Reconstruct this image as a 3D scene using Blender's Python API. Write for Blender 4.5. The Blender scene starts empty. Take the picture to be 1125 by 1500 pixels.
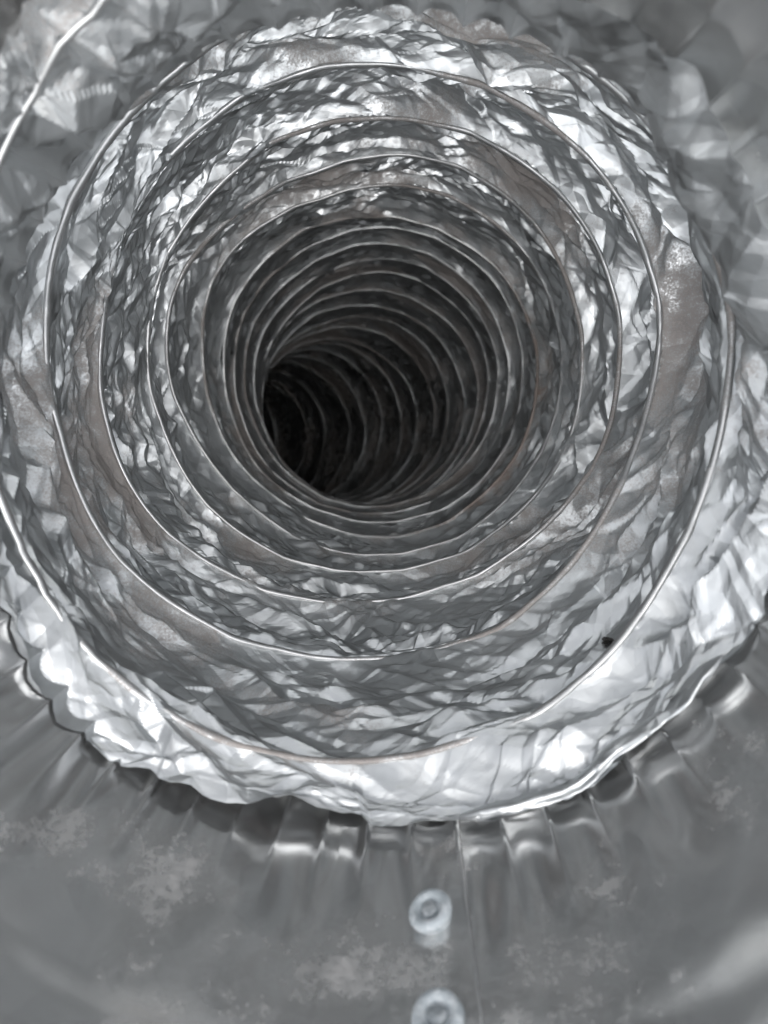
import bpy, math, random
import numpy as np
from mathutils import Matrix, Vector
from mathutils.geometry import delaunay_2d_cdt

scene = bpy.context.scene
COL = scene.collection

# ------------------------------------------------------------------ camera, sky, sun, exposure
F = 1127.0                                   # focal length in pixels of the 1125 x 1500 photograph
TILT = math.radians(30)                      # the duct mouth leans this far from pointing straight up
W = Matrix.Rotation(TILT, 4, 'X')            # scene axes: x right, y up in the picture, -z into the duct

cam_data = bpy.data.cameras.new('camera')
cam_data.sensor_fit = 'VERTICAL'
cam_data.sensor_height = 36.0
cam_data.sensor_width = 27.0
cam_data.lens = 36.0 * F / 1500.0
cam_data.clip_start = 0.002
cam_data.clip_end = 2000.0
cam_data.dof.use_dof = True
cam_data.dof.focus_distance = 0.145
cam_data.dof.aperture_fstop = 30.0
cam = bpy.data.objects.new('camera', cam_data)
COL.objects.link(cam)
cam.matrix_world = W.copy()
scene.camera = cam

SUN_LOCAL = Vector((0.0, -0.24, 1.0)).normalized()   # picture axes: from a little below, behind the camera
sd = (W.to_3x3() @ SUN_LOCAL).normalized()
SUN_ELEV = math.asin(sd.z)
SUN_AZ = math.atan2(sd.x, sd.y)              # from +y towards +x
world = bpy.data.worlds.new('World')
scene.world = world
world.use_nodes = True
wn = world.node_tree.nodes
wl = world.node_tree.links
wn.clear()
sky = wn.new('ShaderNodeTexSky')
sky.sky_type = 'NISHITA'
sky.sun_disc = False
sky.sun_elevation = SUN_ELEV
sky.sun_rotation = SUN_AZ
sky.air_density = 1.0
sky.dust_density = 0.4
sky.ozone_density = 1.0
bgn = wn.new('ShaderNodeBackground')
bgn.inputs['Strength'].default_value = 0.11
won = wn.new('ShaderNodeOutputWorld')
hsv = wn.new('ShaderNodeHueSaturation')      # a veiled, nearly colourless sky
hsv.inputs['Saturation'].default_value = 0.12
wl.new(sky.outputs['Color'], hsv.inputs['Color'])
wl.new(hsv.outputs['Color'], bgn.inputs['Color'])
wl.new(bgn.outputs[0], won.inputs['Surface'])

sun_data = bpy.data.lights.new('sun', 'SUN')
sun_data.energy = 0.8
sun_data.angle = math.radians(48)
sun_data.color = (1.0, 0.97, 0.94)
sun = bpy.data.objects.new('sun', sun_data)
COL.objects.link(sun)
sun.rotation_euler = sd.to_track_quat('Z', 'Y').to_euler()
sun.location = sd * 3

scene.view_settings.view_transform = 'Standard'
scene.view_settings.look = 'None'
scene.view_settings.exposure = 1.36
scene.view_settings.gamma = 1.0
scene.view_settings.use_curve_mapping = False
scene.cycles.max_bounces = 9
scene.cycles.glossy_bounces = 9
scene.cycles.diffuse_bounces = 3
scene.cycles.sample_clamp_indirect = 6.0
scene.cycles.blur_glossy = 0.6
scene.cycles.use_adaptive_sampling = True
scene.cycles.adaptive_threshold = 0.02
scene.cycles.adaptive_min_samples = 12

# ------------------------------------------------------------------ helpers
def place(u, v, d):
    """a point at depth d (m) on the line of sight of photo pixel (u, v), in scene axes"""
    return np.array([(u - 562.5) / F * d, (750.0 - v) / F * d, -d])

def thing(name, label, cat, origin, group=None):
    e = bpy.data.objects.new(name, None)
    e.empty_display_size = 0.02
    COL.objects.link(e)
    e.matrix_world = W @ Matrix.Translation(Vector(origin))
    e['label'] = label
    e['category'] = cat
    if group: e['group'] = group
    return e

def grid_faces(rows, cols, closed=True):
    c = cols if closed else cols - 1
    i = np.arange(rows - 1)[:, None]
    j = np.arange(c)[None, :]
    j2 = (j + 1) % cols
    f = np.stack([i * cols + j, i * cols + j2, (i + 1) * cols + j2, (i + 1) * cols + j], -1)
    return f.reshape(-1, 4)

def mesh_from(name, verts, quads, mat, parent=None, smooth=True, attrs=None, origin=None, label=None):
    v = np.asarray(verts, dtype=np.float64).reshape(-1, 3)
    if origin is not None: v = v - np.asarray(origin)[None, :]
    q = np.asarray(quads, dtype=np.int32)
    me = bpy.data.meshes.new(name)
    me.vertices.add(len(v))
    me.vertices.foreach_set('co', v.astype(np.float32).ravel())
    me.loops.add(q.size)
    me.loops.foreach_set('vertex_index', q.ravel())
    me.polygons.add(len(q))
    me.polygons.foreach_set('loop_start', np.arange(0, q.size, q.shape[1], dtype=np.int32))
    me.update(calc_edges=True)
    me.validate()
    me.polygons.foreach_set('use_smooth', np.full(len(me.polygons), smooth))
    if attrs:
        for k, a in attrs.items():
            vec = np.ndim(a) and np.size(a) == 3 * len(v)
            at = me.attributes.new(k, 'FLOAT_VECTOR' if vec else 'FLOAT', 'POINT')
            at.data.foreach_set('vector' if vec else 'value', np.asarray(a, dtype=np.float32).ravel())
    me.materials.append(mat)
    o = bpy.data.objects.new(name, me)
    COL.objects.link(o)
    if parent: o.parent = parent
    if label: o['label'] = label
    return o

def facet_texture(n, npts, seed, size=512, relief=1.0):
    """a height field of flat facets meeting in creases, tileable, mean 0"""
    rng = np.random.RandomState(seed)
    g = int(round(math.sqrt(npts)))
    gx, gy = np.meshgrid(np.arange(g), np.arange(g))
    p = np.stack([(gx.ravel() + 0.5 + rng.uniform(-.5, .5, g * g)) / g, (gy.ravel() + 0.5 + rng.uniform(-.5, .5, g * g)) / g], -1)
    h = rng.uniform(-1, 1, g * g)
    P, H = [], []
    for ox in (-1, 0, 1):
        for oy in (-1, 0, 1):
            q = p + np.array([ox, oy])
            k = (q[:, 0] > -.25) & (q[:, 0] < 1.25) & (q[:, 1] > -.25) & (q[:, 1] < 1.25)
            P.append(q[k]); H.append(h[k])
    P = np.concatenate(P); H = np.concatenate(H)
    res = delaunay_2d_cdt([Vector((float(a), float(b))) for a, b in P], [], [], 0, 1e-9)
    V = np.array([[a.x, a.y] for a in res[0]])
    HH = np.array([H[o[0]] for o in res[3]])
    img = np.zeros((size, size))
    for t in res[2]:
        a, b, c = V[t[0]] * size, V[t[1]] * size, V[t[2]] * size
        x0 = max(0, int(min(a[0], b[0], c[0]))); x1 = min(size - 1, int(max(a[0], b[0], c[0])) + 1)
        y0 = max(0, int(min(a[1], b[1], c[1]))); y1 = min(size - 1, int(max(a[1], b[1], c[1])) + 1)
        if x1 < x0 or y1 < y0: continue
        xx, yy = np.meshgrid(np.arange(x0, x1 + 1), np.arange(y0, y1 + 1))
        den = (b[1] - c[1]) * (a[0] - c[0]) + (c[0] - b[0]) * (a[1] - c[1])
        if abs(den) < 1e-9: continue
        l1 = ((b[1] - c[1]) * (xx - c[0]) + (c[0] - b[0]) * (yy - c[1])) / den
        l2 = ((c[1] - a[1]) * (xx - c[0]) + (a[0] - c[0]) * (yy - c[1])) / den
        l3 = 1 - l1 - l2
        k = (l1 >= -1e-6) & (l2 >= -1e-6) & (l3 >= -1e-6)
        z = l1 * HH[t[0]] + l2 * HH[t[1]] + l3 * HH[t[2]]
        sub = img[y0:y1 + 1, x0:x1 + 1]
        sub[k] = z[k]
    return img

def sample(img, x, y):
    n = img.shape[0]
    x = (x % 1.0) * n; y = (y % 1.0) * n
    x0 = np.floor(x).astype(int); y0 = np.floor(y).astype(int)
    fx = x - x0; fy = y - y0
    x0 %= n; y0 %= n
    x1 = (x0 + 1) % n; y1 = (y0 + 1) % n
    return (img[y0, x0] * (1 - fx) * (1 - fy) + img[y0, x1] * fx * (1 - fy) + img[y1, x0] * (1 - fx) * fy + img[y1, x1] * fx * fy)

def blur(img, k):
    n = img.shape[0]
    f = np.fft.fftfreq(n)
    g = np.exp(-2 * (math.pi * k) ** 2 * (f[:, None] ** 2 + f[None, :] ** 2))
    return np.real(np.fft.ifft2(np.fft.fft2(img) * g))

# ------------------------------------------------------------------ materials
def new_mat(name):
    m = bpy.data.materials.new(name)
    m.use_nodes = True
    nt = m.node_tree
    nt.nodes.clear()
    out = nt.nodes.new('ShaderNodeOutputMaterial')
    p = nt.nodes.new('ShaderNodeBsdfPrincipled')
    nt.links.new(p.outputs[0], out.inputs['Surface'])
    return m, nt, p

def N(nt, kind, **kw):
    n = nt.nodes.new(kind)
    for k, v in kw.items():
        if k in n.inputs: n.inputs[k].default_value = v
        else: setattr(n, k, v)
    return n

def noise(nt, co, scale, detail=3.0, rough=0.55, dist=0.0):
    n = N(nt, 'ShaderNodeTexNoise')
    n.inputs['Scale'].default_value = scale
    n.inputs['Detail'].default_value = detail
    n.inputs['Roughness'].default_value = rough
    n.inputs['Distortion'].default_value = dist
    nt.links.new(co, n.inputs['Vector'])
    return n.outputs['Fac']

def ramp(nt, fac, lo, hi, a=0.0, b=1.0):
    n = N(nt, 'ShaderNodeMapRange')
    n.interpolation_type = 'SMOOTHSTEP'
    n.inputs['From Min'].default_value = lo
    n.inputs['From Max'].default_value = hi
    n.inputs['To Min'].default_value = a
    n.inputs['To Max'].default_value = b
    nt.links.new(fac, n.inputs['Value'])
    return n.outputs['Result']

def mth(nt, op, a, b=None):
    n = N(nt, 'ShaderNodeMath')
    n.operation = op
    for i, x in enumerate((a, b)):
        if x is None: continue
        if isinstance(x, (int, float)): n.inputs[i].default_value = x
        else: nt.links.new(x, n.inputs[i])
    return n.outputs[0]

def mixc(nt, fac, a, b):
    n = N(nt, 'ShaderNodeMix')
    n.data_type = 'RGBA'
    if isinstance(fac, (int, float)): n.inputs[0].default_value = fac
    else: nt.links.new(fac, n.inputs[0])
    for i, x in ((6, a), (7, b)):
        if isinstance(x, tuple): n.inputs[i].default_value = (*x, 1)
        else: nt.links.new(x, n.inputs[i])
    return n.outputs[2]

def attr(nt, name):
    n = N(nt, 'ShaderNodeAttribute')
    n.attribute_name = name
    return n.outputs['Fac']

def obj_co(nt):
    return N(nt, 'ShaderNodeTexCoord').outputs['Object']

def foil_material(name, wire=False):
    m, nt, p = new_mat(name)
    co = obj_co(nt)
    dust_shade_a = attr(nt, 'dust')  # on the foil wall this also carries the painted dimming with depth
    patch = noise(nt, co, 75, 2, .6)
    grain = noise(nt, co, 2600, 2, .7)
    film = noise(nt, co, 260, 2, .65)
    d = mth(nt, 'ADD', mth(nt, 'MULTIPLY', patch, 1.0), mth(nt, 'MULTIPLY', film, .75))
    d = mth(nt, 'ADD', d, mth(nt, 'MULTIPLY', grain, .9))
    d = mth(nt, 'ADD', d, mth(nt, 'MULTIPLY', dust_shade_a, .75))
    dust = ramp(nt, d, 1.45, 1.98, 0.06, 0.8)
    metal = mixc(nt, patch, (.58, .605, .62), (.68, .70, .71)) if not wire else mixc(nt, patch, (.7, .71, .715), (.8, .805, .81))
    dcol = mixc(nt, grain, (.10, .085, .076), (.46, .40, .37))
    rust_n = mth(nt, 'ADD', film, attr(nt, 'rust'))
    rust = ramp(nt, rust_n, .95, 1.35, 0.0, .6)
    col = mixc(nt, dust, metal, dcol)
    col = mixc(nt, rust, col, (.20, .095, .04))
    nt.links.new(col, p.inputs['Base Color'])
    nd = mth(nt, 'SUBTRACT', 1.0, mth(nt, 'MAXIMUM', dust, rust))
    nt.links.new(nd, p.inputs['Metallic'])
    r = ramp(nt, film, .3, .7, .29 if not wire else .36, .48)
    rr = N(nt, 'ShaderNodeMix')
    nt.links.new(dust, rr.inputs[0]); nt.links.new(r, rr.inputs[2]); rr.inputs[3].default_value = .8
    nt.links.new(rr.outputs[0], p.inputs['Roughness'])
    # fine crinkle: small flat facets, each tilted its own way
    cyl = N(nt, 'ShaderNodeAttribute'); cyl.attribute_name = 'cyl'
    def vm(op, a, b):
        n = N(nt, 'ShaderNodeVectorMath'); n.operation = op
        for i, x in enumerate((a, b)):
            if isinstance(x, tuple): n.inputs[i].default_value = x
            elif isinstance(x, float): n.inputs['Scale'].default_value = x
            elif x is not None: nt.links.new(x, n.inputs[i])
        return n.outputs[0]
    nrm = N(nt, 'ShaderNodeNewGeometry').outputs['Normal']
    for sc, am in ((300.0, .2),):
        v = N(nt, 'ShaderNodeTexVoronoi'); v.inputs['Scale'].default_value = sc
        nt.links.new(cyl.outputs['Vector'], v.inputs['Vector'])
        nrm = vm('ADD', nrm, vm('SCALE', vm('SUBTRACT', v.outputs['Color'], (.5, .5, .5)), am * (.9 if wire else 1.0)))
    nt.links.new(vm('NORMALIZE', nrm, None), p.inputs['Normal'])
    return m

def zinc_material():
    m, nt, p = new_mat('galvanised_sheet')
    co = obj_co(nt)
    patch = noise(nt, co, 85, 3, .6)
    fluff = noise(nt, co, 700, 4, .7)
    grain = noise(nt, co, 1800, 2, .7)
    spang = N(nt, 'ShaderNodeTexVoronoi'); spang.inputs['Scale'].default_value = 150
    nt.links.new(co, spang.inputs['Vector'])
    d = mth(nt, 'ADD', mth(nt, 'MULTIPLY', patch, 1.1), mth(nt, 'MULTIPLY', fluff, .42))
    d = mth(nt, 'ADD', d, mth(nt, 'MULTIPLY', grain, .3))
    d = mth(nt, 'ADD', d, mth(nt, 'MULTIPLY', attr(nt, 'dust'), .5))
    dust = ramp(nt, d, .96, 1.5, 0.07, .6)
    metal = mixc(nt, spang.outputs['Color'], (.63, .635, .635), (.73, .73, .73))
    col = mixc(nt, dust, metal, mixc(nt, grain, (.36, .34, .33), (.60, .57, .55)))
    nt.links.new(col, p.inputs['Base Color'])
    nt.links.new(mth(nt, 'SUBTRACT', 1.0, dust), p.inputs['Metallic'])
    r = ramp(nt, dust, .07, .6, .2, .75)
    nt.links.new(r, p.inputs['Roughness'])
    b = N(nt, 'ShaderNodeBump'); b.inputs['Strength'].default_value = .25; b.inputs['Distance'].default_value = .0012
    nt.links.new(noise(nt, co, 60, 2, .5), b.inputs['Height'])
    b2 = N(nt, 'ShaderNodeBump'); b2.inputs['Strength'].default_value = .35; b2.inputs['Distance'].default_value = .0004
    nt.links.new(mth(nt, 'MULTIPLY', fluff, dust), b2.inputs['Height']); nt.links.new(b.outputs[0], b2.inputs['Normal'])
    nt.links.new(b2.outputs[0], p.inputs['Normal'])
    return m

def rivet_material(name, a, b, metallic):
    m, nt, p = new_mat(name)
    co = obj_co(nt)
    n = noise(nt, co, 900, 4, .65)
    nt.links.new(mixc(nt, ramp(nt, n, .4, .62), a, b), p.inputs['Base Color'])
    p.inputs['Metallic'].default_value = metallic
    p.inputs['Roughness'].default_value = .5
    bm = N(nt, 'ShaderNodeBump'); bm.inputs['Strength'].default_value = .5; bm.inputs['Distance'].default_value = .0004
    nt.links.new(n, bm.inputs['Height']); nt.links.new(bm.outputs[0], p.inputs['Normal'])
    return m

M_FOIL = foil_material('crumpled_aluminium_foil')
M_WIRE = foil_material('foil_covered_wire', True)
M_ZINC = zinc_material()
M_RIVET = rivet_material('chalky_rivet', (.46, .51, .54), (.68, .72, .745), .1)
M_CORE = rivet_material('rivet_core', (.3, .33, .35), (.5, .53, .55), .3)
m, nt, p = new_mat('black_grit')
nt.links.new(mixc(nt, noise(nt, obj_co(nt), 2500, 2), (.008, .008, .008), (.06, .055, .05)), p.inputs['Base Color'])
p.inputs['Roughness'].default_value = .6
M_GRIT = m

# ------------------------------------------------------------------ sheet metal collar (crimped end points into the duct)
RIM_D = 0.0905
P0 = place(544, 644, RIM_D)
PA = np.array([(620 - 562.5) / F, (750 - 560) / F, -1.0]); PA /= np.linalg.norm(PA)    # axis, into the duct
PX = np.array([1.0, 0, 0]) - PA[0] * PA; PX /= np.linalg.norm(PX)
PY = np.cross(PX, PA); PY = PY if PY[1] > 0 else -PY
R0, FLARE, MOUTH = 0.0502, math.tan(math.radians(12)), 0.041
SEAM_TH = math.radians(-77.2)
NCR = 56

def collar_r(s, th):
    """inner radius; s = distance from the crimped edge towards the camera (m)"""
    r = R0 + FLARE * np.maximum(s, -0.004)
    fade = np.clip(1 - (s - .005) / (.0105 + .003 * np.sin(9 * th) * np.sin(4 * th)), 0, 1) ** 1.1
    ph = th * NCR / (2 * math.pi)
    wv = np.abs(np.sin(math.pi * ph + .25 * np.sin(3.1 * th)))
    vary = 1 + .35 * np.sin(5 * th + 1) + .2 * np.sin(11 * th)
    r = r - .0009 * fade * vary * (1 - wv) ** 1.3
    bead = np.exp(-((s - .0292 - .0005 * np.sin(5 * th + 1) - .0004 * np.sin(12 * th) - .0002 * np.sin(29 * th)) / .0024) ** 2)
    r = r + .00018 * bead
    # gentle dents in the rolled sheet
    r = r + .00025 * np.sin(4 * th + 90 * s) * np.sin(7 * th + 2) + .0002 * np.sin(13 * th - 140 * s) + .00012 * np.sin(23 * th + 260 * s) * np.sin(6 * th) + .00038 * np.sin(31 * th + 3 * np.sin(5 * th)) * (1 + .6 * np.sin(13 * th)) * np.exp(-((s - .012) / .006) ** 2)
    return r

def collar_pt(s, th, off=0.0):
    r = collar_r(s, th) + off
    c = P0[None, :] - np.asarray(s)[..., None] * PA
    return c + (r * np.cos(th))[..., None] * PX + (r * np.sin(th))[..., None] * PY

collar = thing('sheet_metal_collar', 'dull grey galvanised sheet metal collar with crimped end around the foil duct', 'duct collar', P0)
ns, nth = 110, 1120
ss = np.linspace(-.004, MOUTH, ns)
th = np.linspace(0, 2 * math.pi, nth, endpoint=False) + SEAM_TH
S, T = np.meshgrid(ss, th, indexing='ij')
inner = collar_pt(S, T)
def lint(S, T):
    d = np.zeros(S.shape)
    for td, s0, dt, ds, k in ((-71, .021, 8, .005, .75), (-62, .016, 7, .004, .6), (-98, .019, 9, .005, .55), (-114, .012, 9, .004, .55), (-125, .015, 8, .004, .4), (-40, .016, 7, .005, .3), (150, .02, 14, .01, .3)):
        e = (T - math.radians(td) + math.pi) % (2 * math.pi) - math.pi
        d = np.maximum(d, .75 * k * np.exp(-(e / math.radians(1.6 * dt)) ** 2 - ((S - s0) / (1.5 * ds)) ** 2))
    return d
mesh_from('collar_wall', inner, grid_faces(ns, nth), M_ZINC, collar, origin=P0, attrs={'dust': lint(S, T)})
so = np.linspace(-.004, MOUTH, 30)
tho = np.linspace(0, 2 * math.pi, 336, endpoint=False)
So, To = np.meshgrid(so, tho, indexing='ij')
mesh_from('collar_outer_skin', collar_pt(So, To, .0028), grid_faces(30, 336), M_ZINC, collar, origin=P0)
# overlapping seam: a strip lying on the wall, its free edge is the line beside the rivets
strip_s = np.linspace(.0003, MOUTH, 90)
strip_t = np.linspace(-.30, 0, 40)
A, B = np.meshgrid(strip_s, strip_t, indexing='ij')
base = collar_pt(A, B + SEAM_TH, -.00045)
edge = collar_pt(strip_s[:, None], np.full((90, 1), SEAM_TH + .0015), -.00002)
sv = np.concatenate([base, edge], 1)
mesh_from('seam_lap', sv, grid_faces(90, 41, False), M_ZINC, collar, origin=P0, attrs={'dust': lint(np.concatenate([A, A[:, -1:]], 1), np.concatenate([B, B[:, -1:]], 1) + SEAM_TH)}, label='overlapping edge of the rolled sheet along the rivets')

def lathe(profile, n, frame, origin, wob=0.0, seed=0):
    rng = np.random.RandomState(seed)
    a = np.linspace(0, 2 * math.pi, n, endpoint=False)
    k = 1 + wob * (np.sin(2 * a + rng.uniform(0, 6)) + .6 * np.sin(3 * a + rng.uniform(0, 6)) + .4 * np.sin(5 * a + rng.uniform(0, 6)))
    ex, ey, ez = frame
    out = []
    for r, z in profile:
        out.append(origin + (r * k * np.cos(a))[:, None] * ex + (r * k * np.sin(a))[:, None] * ey + z * ez)
    return np.array(out)

def surf_frame(s, thv):
    e = 1e-4
    p = collar_pt(np.array([s]), np.array([thv]), -.00045)[0]
    ds = collar_pt(np.array([s + e]), np.array([thv]), -.00045)[0] - p
    dt = collar_pt(np.array([s]), np.array([thv + e]), -.00045)[0] - p
    ds /= np.linalg.norm(ds); dt /= np.linalg.norm(dt)
    n = np.cross(ds, dt); n /= np.linalg.norm(n)
    if np.dot(n, P0 - p) < 0: n = -n
    dt = np.cross(n, ds)
    return p, (ds, dt, n)

for q, (s, dth, sc) in enumerate(((.0142, -.075, 1.0), (.0252, -.075, 1.05))):
    p, fr = surf_frame(s, SEAM_TH + dth)
    ZH = .85
    prof = [(.0020, -.0003), (.0021, .0004), (.0024, .0009), (.0025, .0014), (.00235, .0019), (.0020, .00215), (.0016, .0021), (.0013, .0018), (.0011, .0015), (.0002, .00145)]
    rv = mesh_from('rivet', lathe([(a * sc, b * sc * ZH) for a, b in prof], 40, fr, p, .018, q), grid_faces(len(prof), 40), M_RIVET, collar, origin=P0,
                   label=('whitish rivet nearest the foil' if q == 0 else 'whitish rivet farther from the foil, at the photo bottom'))
    prof2 = [(.0010, .0014), (.00098, .0017), (.0008, .00195), (.0004, .00205), (.00005, .00207)]
    mesh_from('rivet_core', lathe([(a * sc, b * sc * ZH) for a, b in prof2], 20, fr, p, .05, q + 5), grid_faces(len(prof2), 20), M_CORE, rv, origin=P0)

# ------------------------------------------------------------------ foil duct
RD = 0.051
PITCH = 0.0253
W0, W1 = 0.30, 30.0
def depth(w): return .1138 + PITCH * (w - 1.25)
def reach(th):
    """the upper left of the open end reaches farther out"""
    d = (th - math.radians(140) + math.pi) % (2 * math.pi) - math.pi
    return np.exp(-(d / math.radians(52)) ** 2)

# centre line from the mouth inwards: straight at first, then a bend to the left
cw = np.array([-1, .3, .75, 1.25, 2.25, 3.25, 4.25, 7, 10, 11, 12, 13, 14, 15, 16, 17, 18, 19, 20, 21.0])
cu = np.array([552, 549, 535, 527, 536, 544, 548, 548, 546, 541, 532, 521, 510, 495, 479, 463, 439, 418, 393, 361])
cv = np.array([600, 584, 540, 507, 514, 522, 532, 550, 570, 580, 590, 600, 608, 614, 620, 624, 628, 632, 636, 640])
wd = np.linspace(-1, 21, 2201)
us = np.interp(wd, cw, cu); vs = np.interp(wd, cw, cv)
ker = np.hanning(61); ker /= ker.sum()
us = np.convolve(np.pad(us, 30, mode='edge'), ker, 'valid'); vs = np.convolve(np.pad(vs, 30, mode='edge'), ker, 'valid')
CL = np.array([place(a, b, depth(c)) for a, b, c in zip(us, vs, wd)])
# continue from there with a bend to the left
step = PITCH * .01
pos = CL[-1].copy()
tan = CL[-1] - CL[-60]; tan /= np.linalg.norm(tan)
pts = []; ang = 0
for k in range(1000):
    curv = 1 / .13
    da = curv * step
    c, s = math.cos(da), math.sin(da)
    tan = np.array([tan[0] * c + tan[2] * s, tan[1] * .999, -tan[0] * s + tan[2] * c]); tan /= np.linalg.norm(tan)
    pos = pos + tan * step
    pts.append(pos.copy())
CL = np.concatenate([CL, np.array(pts)])
wl_ = np.concatenate([wd, 21 + .01 * np.arange(1, 1001)])
TAN = np.gradient(CL, axis=0); TAN /= np.linalg.norm(TAN, axis=1)[:, None]
bl = np.clip((wl_ - 9) / 7, 0, 1)[:, None]; bl = bl * bl * (3 - 2 * bl)
TF = np.array([[0, 0, -1.0]]) * (1 - bl) + TAN * bl
TF /= np.linalg.norm(TF, axis=1)[:, None]
E2 = np.array([[0, 1.0, 0]]) - TF[:, 1:2] * TF
E2 /= np.linalg.norm(E2, axis=1)[:, None]
E1 = np.cross(E2, -TF)

def interp3(A, w):
    return np.stack([np.interp(w, wl_, A[:, i]) for i in range(3)], -1)

rngw = np.random.RandomState(3)
lo = blur(rngw.normal(size=(256, 256)), 16); lo /= lo.std()
lo2 = blur(rngw.normal(size=(256, 256)), 9); lo2 /= lo2.std()

def warp(w, th):
    a = th / (2 * math.pi)
    dw = .075 * sample(lo, a, w / 9.0) + .03 * sample(lo2, a + .3, w / 6.0)
    dr = .0009 * sample(lo, a + .5, w / 9.0 + .37) + .0004 * sample(lo2, a, w / 6.0)
    k = np.clip((w - .4) / .8, 0, 1)
    return w + dw * k, dr * (.3 + .7 * k)

def duct_pt(w, th, dr, fd=0.0):
    ww, d0 = warp(w, th)
    c = interp3(CL, ww); e1 = interp3(E1, ww); e2 = interp3(E2, ww)
    r = RD + d0 + dr
    p = c + (r * np.cos(th))[..., None] * e1 + (r * np.sin(th))[..., None] * e2
    # the open end lies against the inside of the collar, with an uneven edge
    near = w < 1.3
    if near.any():
        q = p[near] - P0; wn_ = w[near]; tn = th[near]
        s = -(q @ PA); x = q @ PX; y = q @ PY
        ro = np.hypot(x, y); tc = np.arctan2(y, x)
        b = interp3(CL, np.full(tn.shape, W0)) + (RD * np.cos(tn))[:, None] * np.array([1.0, 0, 0]) + (RD * np.sin(tn))[:, None] * np.array([0, 1.0, 0])
        sb = -((b - P0) @ PA)
        an_ = tn / (2 * math.pi)
        rag = .0026 * sample(F1, an_ * 2, np.full(tn.shape, .21)) + .0009 * sample(F3, an_ * 3, np.full(tn.shape, .77))
        s_end = np.maximum(.0016 + rag, .0010) + .0125 * reach(tn) + .0045 * reach(tn + math.radians(100))
        k2 = np.clip((.95 - wn_) / (.95 - W0), 0, 1) ** 1.5
        s = s + k2 * (s_end - sb)
        cr = collar_r(s, tc)
        cs = R0 + FLARE * np.maximum(s, -.004)
        f = np.broadcast_to(fd, w.shape)[near]
        k = np.clip((.95 - wn_) / (.95 - W0), 0, 1); k = k * k * (3 - 2 * k)
        rn = ro * (1 - k) + (cs - .0034 + f) * k
        rn = np.where(s > -.006, np.minimum(rn, cr - .0003), rn)
        p[near] = P0 - s[:, None] * PA + (rn * np.cos(tc))[:, None] * PX + (rn * np.sin(tc))[:, None] * PY
    return p

F1 = blur(facet_texture(0, 150, 11, 1536), .5)
F2 = blur(facet_texture(0, 420, 12, 1024), .45)
F3 = blur(facet_texture(0, 900, 13, 1024), .45)
CR = blur(np.random.RandomState(8).normal(size=(512, 512)), 7); CR /= CR.std()
CR = np.minimum(np.abs(CR), 1.2)

def cyl_co(th, z):
    zz = z + .005 * np.sin(4 * th) + .003 * np.sin(7 * th + 1 + 90 * z)
    return np.stack([.36 * RD * np.cos(th), .36 * RD * np.sin(th), 1.4 * zz], -1)

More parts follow.
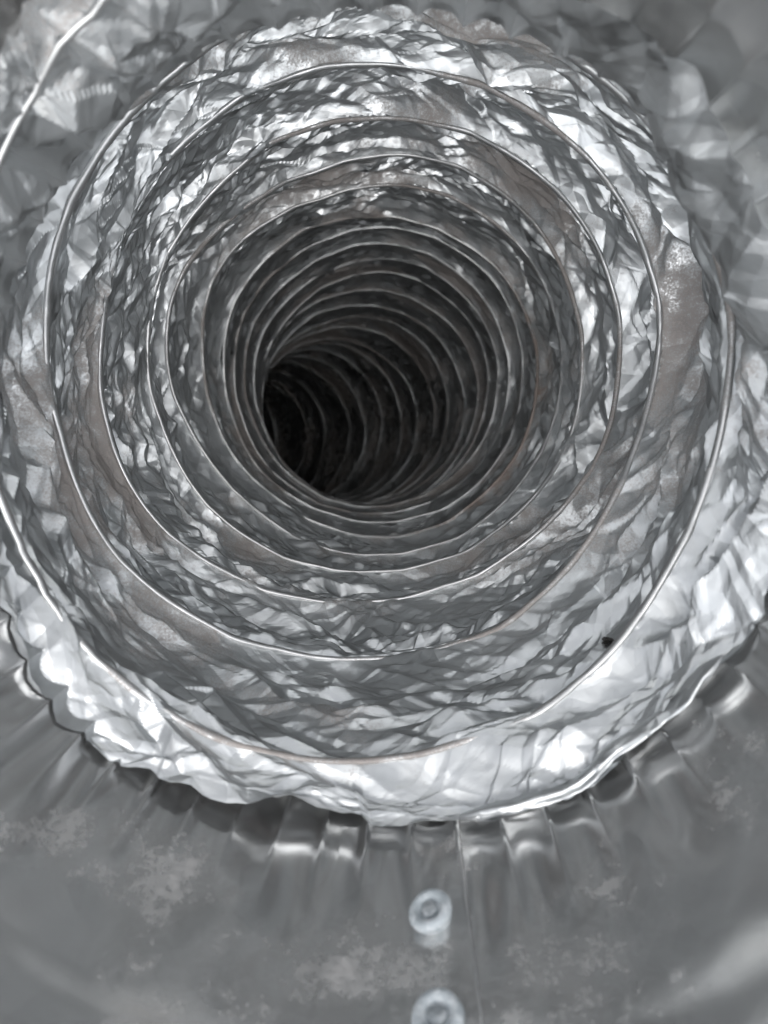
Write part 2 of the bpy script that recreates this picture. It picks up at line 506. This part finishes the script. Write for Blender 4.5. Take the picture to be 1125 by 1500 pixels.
duct = thing('foil_duct', 'crumpled silver foil flexible duct with a spiral wire receding into the dark', 'flexible duct', P0)
def foil_grid(rows, nt_):
    tr = np.linspace(0, 2 * math.pi, nt_, endpoint=False)
    WW, TT = np.meshgrid(rows, tr, indexing='ij')
    a = TT / (2 * math.pi)
    fr = (WW - a) % 1.0
    env = np.sin(math.pi * fr) ** .35
    bul = np.sin(math.pi * fr ** 1.25) ** .8
    deep = np.clip((WW - 3.7) / 3.5, 0, 1)
    amp = (1 - .68 * deep) * (.0040 + .0018 * sample(lo, a + .7, WW / 9))
    y = WW * PITCH / .32                                           # in units of the circumference
    h1 = sample(F1, a + .3 * y, y * 3.6 + a)
    h2 = sample(F2, a * 2 - .3 * y, y * 5.0 + 2 * a + .3)
    h3 = sample(F3, a * 2 + .4 * y, y * 6.0 - 3 * a + .1)
    h5 = sample(CR, a - .8 * y, y * 4.5)
    h4 = sample(F3, a + .2 * y, y * 8.5 + 2 * a + .6)
    fine = .3 + .7 * np.clip((WW - 1.0) / 1.5, 0, 1)
    calm = 1 - .6 * deep
    wd_ = np.minimum(fr, 1 - fr) * PITCH
    h7 = sample(F1, a * 2 + .37 + .2 * y, y * 4.6 - a + .2)
    h6 = sample(F3, a * 2 - .3 * y, y * 13.0 - 3 * a + .45)
    dr = bul * amp + env * calm * (.0034 * h1 + .0012 * h2 + .0010 * h7) + (.5 + .5 * env) * (.00042 * h3 + fine * (.0004 * h4 + .00022 * h6))
    # pleats lying alongside the wire
    prg = np.random.RandomState(21)
    for q in range(15):
        c0 = .07 + .86 * (q + prg.uniform(.1, .9)) / 15
        nx, ny, ph = prg.uniform(0, 1, 3)
        nw = prg.randint(2, 6); sl = prg.uniform(.03, .1)
        wid = prg.uniform(.0010, .0024); hgt = prg.uniform(.0006, .0015) * (1 if prg.uniform() < .75 else -1)
        cc = c0 + sl * np.sin(nw * TT + 6.283 * ph + 1.1 * WW) + .05 * sample(lo, a + nx, WW / 9 + ny) + .015 * h1
        mk = (1 - .7 * deep) * np.clip(1.1 * sample(lo2, a * 2 + ny, WW / 3 + nx) + .1, 0, 1)
        dr = dr - hgt * mk * np.clip(wd_ / .0025, 0, 1) * np.maximum(0, 1 - np.abs(fr - cc) * PITCH / wid)
    dr = dr - .0008 * np.exp(-(wd_ / .0012) ** 2)                  # foil wrapped over the wire
    dr = dr - RD * np.clip((WW - 27.5) / 2.0, 0, .97)              # unseen pinch past the bend, added so no sky light leaks in
    fd = .0034 * h1 + .0013 * h2 + .0013 * h7 + .0005 * h3 + .00018 * h4 + .0001 * h6
    fd = fd * (1 + .9 * reach(TT) + .35 * reach(TT + math.radians(95)))
    co = duct_pt(WW, TT, dr, np.minimum(fd, .0030))
    dust_shade_v = (fr ** 2) * .3 - .2 + .3 * sample(lo2, a + .1, WW / 5) - .2 * np.clip((1.3 - WW) / 1.0, 0, 1) + .25 * np.clip((WW - 5) / 6, 0, 1) + .1 * np.clip((WW - 12) / 4, 0, 1)  # dust, plus depth terms that paint the throat's fading light into the colour
    def spot(td, w0, dt, dw, k):
        d = (TT - math.radians(td) + math.pi) % (2 * math.pi) - math.pi
        return k * np.exp(-(d / math.radians(dt)) ** 2 - ((WW - w0) / dw) ** 2)
    dust_shade_v = dust_shade_v + spot(205, 2.2, 45, 1.6, .24) + spot(135, 1.3, 45, .7, .3) + spot(2, 1.95, 14, .3, .7) + spot(-42, 2.7, 22, .5, .5) + spot(95, 2.4, 50, 1.2, .25) 
    rust_v = np.full(WW.shape, -.2) + .8 * np.exp(-((WW - a - 5.0) / .2) ** 2) * np.clip(np.cos(TT + .5), 0, 1)
    return co, WW, dust_shade_v, rust_v, cyl_co(TT + 9 * (y - .1), y * .32)

near_g = foil_grid(np.linspace(W0, 6, 700), 1560)              # fine where it is close
far_g = foil_grid(np.linspace(5.995, W1, 520), 520)
fv = np.concatenate([g[0].reshape(-1, 3) for g in (near_g, far_g)])
ff = np.concatenate([grid_faces(700, 1560), grid_faces(520, 520) + 700 * 1560])
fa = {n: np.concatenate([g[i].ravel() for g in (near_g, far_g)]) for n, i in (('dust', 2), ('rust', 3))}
fa['cyl'] = np.concatenate([g[4].reshape(-1, 3) for g in (near_g, far_g)])
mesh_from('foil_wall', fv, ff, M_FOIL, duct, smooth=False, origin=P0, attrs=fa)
co, WW = near_g[0], near_g[1]

# spiral wire under foil: one continuous helix, seen as a ridge
tw = np.linspace(.28, 27.4, 9000)
def wire_c(t): 
    thh = (t % 1.0) * 2 * math.pi
    h = .0004 * sample(F2, t * 2, np.full(t.shape, .4))
    return duct_pt(t, thh, -.0007 + h)
c = wire_c(tw)
tg = np.gradient(c, axis=0); tg /= np.linalg.norm(tg, axis=1)[:, None]
e1 = interp3(CL, tw) - c
e1 -= (e1 * tg).sum(1)[:, None] * tg; e1 /= np.linalg.norm(e1, axis=1)[:, None]
e2 = np.cross(tg, e1)
NS = 10
an = np.linspace(0, 2 * math.pi, NS, endpoint=False)
rw = (.00062 - .0002 * np.clip((.6 - tw) * 6, 0, 1)) * (1 + .25 * sample(F3, tw * 2, np.full(tw.shape, .2)) + .1 * sample(F2, tw * 9, np.full(tw.shape, .6)))
wv = c[:, None, :] + (rw[:, None] * np.cos(an) * .8)[..., None] * e1[:, None, :] + (rw[:, None] * np.sin(an) * 1.3)[..., None] * e2[:, None, :]
rust_w = np.full((len(tw), NS), -.2)
rust_w += (1.05 * np.exp(-((tw - 5.95) / .28) ** 2) + .4 * np.exp(-((tw - 1.06) / .05) ** 2))[:, None]
dust_w = np.full((len(tw), NS), -.3) + .35 * sample(lo, tw * .9, np.full(tw.shape, .9))[:, None]
mesh_from('wire_spiral', wv, grid_faces(len(tw), NS), M_WIRE, duct, origin=P0, attrs={'dust': dust_w, 'rust': rust_w, 'cyl': cyl_co((tw % 1.0 * 2 * math.pi)[:, None] + 0 * rust_w, (tw * PITCH)[:, None] + .001 * np.cos(an)[None, :])})

# rolled hem: the foil edge folded over on itself at the lower right of the open end
ta = np.linspace(math.radians(-77), math.radians(-31), 420)
u_ = (ta - ta[0]) / (ta[-1] - ta[0])
aa = ta / (2 * math.pi)
sh = .0022 + .0009 * sample(F1, aa * 3, np.full(ta.shape, .33)) + .0008 * np.sin(u_ * 7)
rh = R0 + FLARE * sh - .0026 - .0007 * sample(F2, aa * 2, np.full(ta.shape, .15))
hc = P0 - sh[:, None] * PA + (rh * np.cos(ta))[:, None] * PX + (rh * np.sin(ta))[:, None] * PY
er = -(np.cos(ta)[:, None] * PX + np.sin(ta)[:, None] * PY)
nh = 28
ah = np.linspace(0, 2 * math.pi, nh, endpoint=False)
tap = np.clip(np.minimum(u_ / .08, (1 - u_) / .08), .03, 1) ** .6
AH, TH = np.meshgrid(ah, aa, indexing='xy')
bump_h = 1 + .30 * sample(F2, TH * 4, AH / 6.283 * .35) + .22 * sample(F3, TH * 5 , AH / 6.283 * .5) + .18 * np.cos(3 * AH + 40 * TH)
hv = hc[:, None, :] + (.0006 * tap[:, None] * bump_h * np.cos(AH))[..., None] * er[:, None, :] - (.0012 * tap[:, None] * bump_h * np.sin(AH))[..., None] * PA
mesh_from('folded_hem', hv, grid_faces(len(ta), nh), M_FOIL, duct, origin=P0, attrs={'dust': np.full(AH.shape, -.6), 'rust': np.full(AH.shape, -.4), 'cyl': hv}, label='bright foil edge folded over along the lower right rim')

# ------------------------------------------------------------------ grit on the foil
def crumb(name, label, u, v, size, seed):
    px = 562.5 + F * co[..., 0] / -co[..., 2]; py = 750 - F * co[..., 1] / -co[..., 2]
    near = (np.hypot(px - u, py - v) < 5) & (WW < 3)
    p = co[near][np.argmax(co[near][:, 2])] + np.array([0, size * .4, size * .3])
    rng = np.random.RandomState(seed)
    nr, nc = 9, 12
    la = np.linspace(-math.pi / 2, math.pi / 2, nr); lg = np.linspace(0, 2 * math.pi, nc, endpoint=False)
    LA, LG = np.meshgrid(la, lg, indexing='ij')
    r = size * (1 + .5 * rng.uniform(-1, 1, LA.shape)); r[0] = r[0].mean(); r[-1] = r[-1].mean()
    v = np.stack([1.3 * r * np.cos(LA) * np.cos(LG), .8 * r * np.cos(LA) * np.sin(LG), .8 * r * np.sin(LA)], -1)
    o = mesh_from(name, v, grid_faces(nr, nc), M_GRIT, smooth=False)
    o.matrix_world = W @ Matrix.Translation(Vector(p))
    o['label'] = label; o['category'] = 'grit'
crumb('grit_crumb', 'tiny black crumb of grit stuck on the bright foil', 889, 938, .0007, 1)
